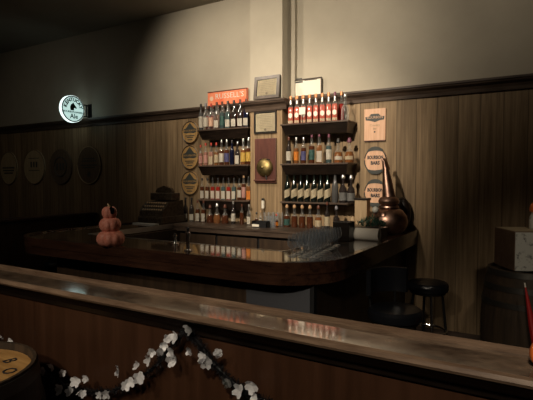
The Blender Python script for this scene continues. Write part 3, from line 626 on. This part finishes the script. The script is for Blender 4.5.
# pale tray
a = aZ(133.5, 227.5, BZ); c = aZ(165, 227.8, BZ)
b = BM(); m_ = (a+c)/2
o = obj('serving_tray', box(BM(), -.17, .17, -.035, .035, 0, .012, .003), M['silverleaf']); o.location = (-3.84, 3.83, BZ+.0005)
tag(o, 'slim pale tray lying on bar in front of the cash register', 'tray')
# beer tap
def tap(px, py, h, label, cat='beer tap'):
    p = aZ(px, py, BZ); t = thing('beer_tap', label, cat, (p.x, p.y, BZ), rz=YAW)
    obj('base', lathe(BM(), [(.03, 0), (.03, .008), (.014, .014)], seg=18), M['chrome'], t, True)
    obj('column', lathe(BM(), [(.013, .014), (.013, h*.8), (.018, h*.82), (.018, h*.93), (.008, h*.96), (0, h*.97)], seg=18), M['chrome'], t, True)
    obj('spout', tube(BM(), [(0, .013, h*.86), (0, .045, h*.88), (0, .06, h*.82), (0, .06, h*.72)], .007), M['chrome'], t, True)
    obj('handle', lathe(BM(), [(.005, h*.96), (.009, h*1.02), (.012, h*1.12), (.006, h*1.2), (0, h*1.21)], seg=12), M['black'], t, True)
tap(188, 251, .14, 'chrome beer tap on the bar in front of the left shelves')
tap(175, 244, .07, 'short thin chrome tap beside the taller beer tap')
# right leg of the bar
o = obj('paper_towel_roll', lathe(BM(), [(.018, 0), (.05, 0), (.05, .275), (.018, .275), (.018, 0)], (0, 0, 0), 28, axis=(1, 0, 0), cap=False), M['towel'], None, True)
p = aZ(371, 240.5, BZ); o.location = (-1.42, p.y, BZ+.05); tag(o, 'white paper towel roll lying on its side on the bar', 'paper towel')
o = obj('napkin_caddy', box(BM(), -.07, .07, -.07, .07, 0, .155, .005), M['shelf']); p = aZ(345, 241, BZ); o.location = (p.x-.03, p.y+.05, BZ); tag(o, 'dark brown square caddy on bar behind the tasting glasses', 'caddy')
# drawer-like dark box
p = aZ(374, 233, BZ); bx0, by0 = -1.33, 4.0
t = thing('wooden_box', 'low dark wooden box behind the paper towel roll carrying greenery', 'box', (bx0, by0, BZ)); obj('case', box(BM(), -.17, .15, -.09, .09, 0, .07, .004), M['shelf'], t); obj('lid', box(BM(), -.175, .155, -.095, .095, .07, .085, .004), M['shelf'], t)
b = BM(); gx = xY(371, by0)-bx0
for i in range(260):
    a = random.uniform(0, 2*PI); r = random.random()**.5; q = Vector((bx0+gx+.125*r*math.cos(a), by0+.07*r*math.sin(a), BZ+.087+random.random()*.1*(1-r*.6)))
    d = Vector((random.uniform(-1, 1), random.uniform(-1, 1), random.uniform(-.1, 1))).normalized()*.045; s = d.cross(Vector((.3, .5, .8))).normalized()*.006
    v = [b.verts.new(q-s), b.verts.new(q+s), b.verts.new(q+d)]; b.faces.new(v)
tag(obj('greenery', b, M['green']), 'dark green pine greenery heaped on low box beside the still', 'plant')
t = thing('tan_case', 'upright tan wooden case with dark lid right of the bottom shelf', 'case', (xY(362.5, 4.35), 4.35, KZ+.02))
KT = aY(362.5, 198, 4.35).z-KZ-.02
obj('body', box(BM(), -.06, .06, -.05, .05, 0, KT-.02, .003), M['tan'], t); obj('lid', box(BM(), -.068, .068, -.056, .056, KT-.02, KT, .003), M['shelf'], t)
o = obj('wooden_muddler', lathe(BM(), [(.026, 0), (.028, .1), (.024, .13), (.012, .148), (0, .152)], seg=14), M['tan'], None, True); o.location = (xY(353, 4.3), 4.3, KZ); tag(o, 'tan round-topped wooden cylinder standing left of the tan case', 'cylinder')
t = thing('globe_ornament', 'small pale globe on a reddish stand above the greenery', 'ornament', (xY(375.5, 4.135), 4.135, BZ))
obj('stand', lathe(BM(), [(.03, 0), (.03, .01), (.008, .02), (.008, .19), (.02, .2)], seg=12), M['maroon'], t, True); b = BM(); ellipsoid(b, (0, 0, .228), .03, .03, .03); obj('globe', b, M['silverleaf'], t, True)
# copper still
sx_, sy_ = -1.25, 4.36
t = thing('copper_still', 'polished copper pot still with tapering neck at the right end of bar', 'still', (sx_, sy_, BZ))
obj('pot', lathe(BM(), [(.11, 0), (.13, .01), (.165, .06), (.176, .11), (.165, .16), (.125, .215), (.085, .235)], seg=32), M['copper'], t, True)
obj('collar', lathe(BM(), [(.085, .235), (.095, .24), (.09, .255), (.07, .262)], seg=28), M['copper'], t, True)
obj('onion', lathe(BM(), [(.07, .262), (.09, .275), (.098, .30), (.085, .325), (.065, .34)], seg=28), M['copper'], t, True)
obj('neck', tube(BM(), [(0, 0, .335), (-.01, 0, .42), (-.022, 0, .52), (-.034, 0, .6), (-.046, -.01, .66)], 0.062, 20, r2=.018), M['copper'], t, True)
obj('arm', tube(BM(), [(-.046, -.01, .66), (-.06, -.005, .685), (-.06, .05, .69), (-.06, .12, .66), (-.06, .2, .6)], .016, 12, r2=.012), M['copper'], t, True)
hp = lathe(BM(), [(.028, 0), (.03, .008), (.02, .014), (.01, .016)], (-.01, -.145, .18), 16, axis=(0, -.85, .5)); obj('hatch', hp, M['copper'], t, True)
b = BM(); rr = random.Random(3)
ellipsoid(b, (0, 0, .165), .085, .06, .165, 20)
o = obj('dark_bundle', b, M['black'], None, True); o.location = (-1.19, 4.61, BZ); o.data.materials[0] = M['shelf']; tag(o, 'dark rounded bundle standing behind the copper still by the wall', 'bundle')

# ---------------------------------------------------------------- stools
def stool(x, y, z, r, label, back=False, rz=0, group='black bar stools'):
    t = thing('bar_stool', label, 'stool', (x, y, 0), group, rz)
    obj('seat', lathe(BM(), [(r*.86, z-.085), (r*.97, z-.075), (r, z-.05), (r*.99, z-.025), (r*.9, z-.006), (r*.6, z+.004), (0, z+.006)], seg=32), M['vinyl'], t, True)
    obj('seat_ring', lathe(BM(), [(r*.8, z-.1), (r*.86, z-.1), (r*.86, z-.086), (r*.8, z-.086)], seg=28), M['iron'], t, True)
    for i in range(4):
        a = PI/4+i*PI/2; c_, s_ = math.cos(a), math.sin(a)
        l = obj('leg', tube(BM(), [(r*.7*c_, r*.7*s_, z-.1), (r*1.1*c_, r*1.1*s_, .012)], .011), M['chrome'] if i == 3 else M['iron'], t, True)
        obj('foot', lathe(BM(), [(.016, 0), (.016, .012)], (r*1.1*c_, r*1.1*s_, 0), 10), M['black'], l)
    rr = r*(.7+.4*(z-.1-.28)/(z-.112)); obj('foot_ring', tube(BM(), [(rr*math.cos(i*PI/14), rr*math.sin(i*PI/14), .28) for i in range(28)], .01, 8, True), M['chrome'], t, True)
    if back:
        bk = BM(); rows = []
        for z_, in ((z+.07,), (z+.24,)):
            for dr in (0, .03): rows.append([bk.verts.new(((r+.01-dr)*math.cos(a), (r+.01-dr)*math.sin(a), z_)) for a in [PI*.15+PI*.7*i/14 for i in range(15)]])
        a0, a1, b0, b1 = rows
        for i in range(14):
            for P, Q in ((a0, b0), (b0, b1), (b1, a1), (a1, a0)): bk.faces.new((P[i], P[i+1], Q[i+1], Q[i]))
        for i in (0, 14): bk.faces.new((a0[i], b0[i], b1[i], a1[i]))
        obj('backrest', bk, M['vinyl'], t, True)
        for a in (PI*.3, PI*.7): obj('back_post', tube(BM(), [((r-.01)*math.cos(a), (r-.01)*math.sin(a), z-.06), (r*math.cos(a), r*math.sin(a), z+.1)], .009), M['iron'], t, True)
    return t
p = aZ(395, 307, .70); stool(p.x, p.y, .70, .182, 'black padded stool with low backrest, nearer one at the bar right side', True, rz=.9)
p = aZ(428, 281, .70); stool(p.x, p.y, .70, .168, 'black round backless stool with chrome leg, farther one by the wall', rz=-.35)
stool(-5.32, 3.78, .52, .17, 'low black stool beyond the bar left end near the partition', group='black bar stools')

# ---------------------------------------------------------------- barrels
def barrel(x, y, h, rh, rb, label, headm, letters=None, rz=0):
    t = thing('whiskey_barrel', label, 'barrel', (x, y, 0), None, rz)
    n = 14; prof = [(rh+(rb-rh)*(1-(2*i/n-1)**2), h*i/n) for i in range(n+1)]
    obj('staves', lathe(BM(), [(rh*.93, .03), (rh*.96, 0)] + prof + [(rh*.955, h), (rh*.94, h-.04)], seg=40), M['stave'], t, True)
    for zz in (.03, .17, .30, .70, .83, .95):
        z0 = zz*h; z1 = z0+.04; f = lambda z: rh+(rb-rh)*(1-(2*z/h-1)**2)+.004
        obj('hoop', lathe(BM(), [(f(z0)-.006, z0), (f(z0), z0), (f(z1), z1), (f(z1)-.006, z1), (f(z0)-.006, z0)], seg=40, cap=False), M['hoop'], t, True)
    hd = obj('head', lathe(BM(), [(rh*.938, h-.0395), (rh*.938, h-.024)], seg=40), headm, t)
    if letters:
        b = BM(); mx = Matrix.Translation((0, 0, h-.0225)); arctext(b, letters, .062, rh*.70, math.radians(170), math.radians(-20), mx)
        tube(b, [(rh*.40*math.cos(i*PI/12), rh*.40*math.sin(i*PI/12), h-.0235) for i in range(24)], .003, 4, True)
        obj('lettering', b, M['ink'], hd)
    return t
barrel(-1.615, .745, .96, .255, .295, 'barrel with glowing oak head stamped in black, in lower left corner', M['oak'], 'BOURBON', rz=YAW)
BXX, BYY = -.10, 4.08
barrel(BXX, BYY, .89, .27, .32, 'dark standing barrel under the marbled box at the right edge', M['stave'])
t = thing('marbled_box', 'box with brown side and mottled grey front on the dark barrel', 'box', (BXX-.02, BYY-.02, .891), rz=-1.08)
obj('carton', box(BM(), -.165, .165, -.155, .155, 0, .29, .004), M['card'], t)
obj('marbled_face', box(BM(), .1655, .168, -.15, .15, .004, .285), M['stone'], t); obj('marbled_flap', box(BM(), -.15, .15, -.15, .15, .2905, .294), M['fadeink'], t)
t = thing('capped_bottle', 'white bottle with red cap standing on the box at right edge', 'bottle', (xY(534.5, BYY), BYY, 1.186))
obj('flask', lathe(BM(), [(.03, 0), (.034, .01), (.034, .08), (.018, .12), (.018, .13)], seg=16), M['stone'], t, True)
obj('cap', lathe(BM(), [(.03, .13), (.033, .15), (.028, .18), (.012, .2), (0, .2)], seg=16), M['orange'], t, True)
# red tapered stick
a = aY(525, 285, 3.62); c = aY(532, 325, 3.55)
t = thing('tapered_pole', 'slim dark red tapered pole with pale tip leaning before the barrel', 'pole', (a.x, a.y, 0)); d = (c-a)
f = Vector((a.x, a.y, 0)); e = c + d*((0-c.z)/d.z)*1.0
obj('cover', tube(BM(), [a-f+d*.06, a-f+d*.5, c-f, (e-f)+Vector((0, 0, .03))], .005, 10, r2=.03), M['redstick'], t, True)
obj('tip', tube(BM(), [a-f-d*.06, a-f+d*.06], .005, 8), M['white'], t, True)
# pumpkin on the divider's cap, cut by the frame
p = aZ(549, 356, RZ)
t = thing('orange_pumpkin', 'small bright orange pumpkin on the divider cap at the right edge', 'pumpkin', (p.x, 1.122, RZ-.004))
obj('fruit', pumpkin_bm((0, 0, .03), .038, .031, 8), M['orange'], t, True); obj('stem', tube(BM(), [(0, 0, .05), (.003, 0, .075)], .006, 8, r2=.004), M['tan'], t, True)

# ---------------------------------------------------------------- garland of black tinsel with white flowers
GYp = 1.068
way = [(-30, 325), (0, 342), (22, 354), (45, 373), (65, 385), (88, 391), (112, 391), (135, 383), (158, 364), (174, 343), (187, 330), (198, 341), (211, 360), (228, 378), (250, 393), (275, 405)]
pts = [aY(x, y, GYp) for x, y in way]
path = []
for i in range(len(pts)-1):
    for k in range(10): path.append(pts[i].lerp(pts[i+1], k/10))
t = thing('tinsel_garland', 'black tinsel garland with white flowers swagged along the divider front', 'garland', (pts[5].x, GYp, pts[5].z))
base = pts[5]
obj('cord', tube(BM(), [q-base for q in path[::3]], .003, 6), M['tinsel'], t, True)
b = BM()
for q in path:
    for k in range(26):
        d = Vector((random.gauss(0, 1), -abs(random.gauss(0, 1))*.8+.15, random.gauss(0, 1))).normalized(); L = random.uniform(.012, .024); s = d.cross(Vector((random.random(), random.random(), random.random()))).normalized()*.0012
        q2 = q-base; v = [b.verts.new(q2-s), b.verts.new(q2+s), b.verts.new(q2+d*L+s), b.verts.new(q2+d*L-s)]; b.faces.new(v)
o = obj('tinsel', b, M['tinsel'], t); o['kind'] = 'stuff'
def flower_bm(r):
    b = BM(); n = 5
    for k in range(n):
        a = 2*PI*k/n; c = Vector((math.cos(a), 0, math.sin(a))); s = Vector((-math.sin(a), 0, math.cos(a)))
        tip = -.25*r if k % 2 else -.6*r
        v = [b.verts.new((0, 0, 0)), b.verts.new(c*r*.55+s*r*.5+Vector((0, -.15*r, 0))), b.verts.new(c*r+s*r*.24+Vector((0, tip, 0))), b.verts.new(c*r-s*r*.24+Vector((0, tip, 0))), b.verts.new(c*r*.55-s*r*.5+Vector((0, -.15*r, 0)))]
        b.faces.new(v)
    bmesh.ops.solidify(b, geom=b.faces[:], thickness=.0012); return b
fl = [(2, 336), (11, 341), (44, 371), (52, 366), (63, 373), (60, 389), (70, 392), (76, 381), (83, 394), (86, 379), (100, 395), (107, 394), (119, 371), (126, 385), (131, 382), (137, 366), (140, 378), (149, 361), (152, 352), (160, 351), (164, 345), (172, 352), (173, 361), (168, 339), (176, 338), (189, 329), (190, 351), (203, 357), (206, 362), (218, 353), (228, 383), (224, 379), (240, 391), (252, 386), (255, 396)]
fm = None
for i, (x, y) in enumerate(fl):
    r = random.choice((.014, .017, .02))
    q = aY(x, y, GYp-.022)-base
    if fm is None: fm = obj('flower', flower_bm(1), M['petal'], t); o = fm
    else: o = fm.copy(); C.objects.link(o); o.parent = t
    o.location = q; o.scale = (r, r, r); o.rotation_euler = (random.uniform(-.6, .6), random.uniform(0, 6), random.uniform(-.5, .8))

# ---------------------------------------------------------------- light
LC = (1, .85, .66)
def spot(name, p, tgt, e, ang, blend=.8, col=(1, .80, .55), rad=.1):
    l = bpy.data.lights.new(name, 'SPOT'); l.energy = e; l.spot_size = math.radians(ang); l.spot_blend = blend; l.color = col; l.shadow_soft_size = rad
    o = bpy.data.objects.new(name, l); C.objects.link(o); o.location = p
    o.rotation_euler = (Vector(tgt)-Vector(p)).to_track_quat('-Z', 'Y').to_euler(); return o
spot('track_lamp', (-3.6, 2.9, 3.62), (-3.35, 4.7, 2.65), 130, 92, 1, LC)
spot('track_lamp', (-1.95, 2.7, 3.62), (-2.2, 4.7, 2.75), 130, 84, 1, LC)
spot('track_lamp', (-.8, 2.9, 3.62), (-.8, 4.7, 3.2), 32, 90, 1, LC)  # extra spot added to brighten the upper right wall
spot('track_lamp', (-1.7, -.1, 3.62), (-2.35, 4.6, 1.68), 980, 36, .9, LC)
spot('room_fill', (-1.9, -1.3, 3.4), (-1.75, .9, .9), 100, 40, 1, LC, .1)  # added fill, no fixture: lights left barrel head, garland and divider
spot('room_fill', (.2, -1.4, 3.4), (-.15, 1.05, 1.1), 290, 40, 1, LC, .1)  # added fill to brighten the right part of the divider cap
spot('room_fill', (-1.0, -1.9, 3.3), (-1.6, 2.4, .8), 230, 30, 1, LC, .1)  # added fill from the front for bar fascia and front panel
spot('room_fill', (-3.0, -1.0, 3.4), (-3.1, 2.5, 1.0), 130, 34, 1, LC, .1)  # added fill for the pumpkins and the left of the bar
spot('room_fill', (.7, 1.2, 3.5), (-.02, 4.0, 1.0), 70, 24, 1, LC, .1)  # narrow fill added to brighten the marbled box
spot('room_fill', (-6.6, 1.6, 3.6), (-6.6, 4.4, 1.6), 13, 110, 1, LC, .12)  # dim fill added for the barrel heads on the left wall
w = bpy.data.worlds.new('world'); bpy.context.scene.world = w; w.use_nodes = True
w.node_tree.nodes['Background'].inputs[0].default_value = (.8, .75, .65, 1); w.node_tree.nodes['Background'].inputs[1].default_value = .035
vs = bpy.context.scene.view_settings
bpy.context.scene.display_settings.display_device = 'sRGB'
vs.view_transform = 'Standard'; vs.look = 'None'; vs.exposure = 0; vs.gamma = 1; vs.use_curve_mapping = False
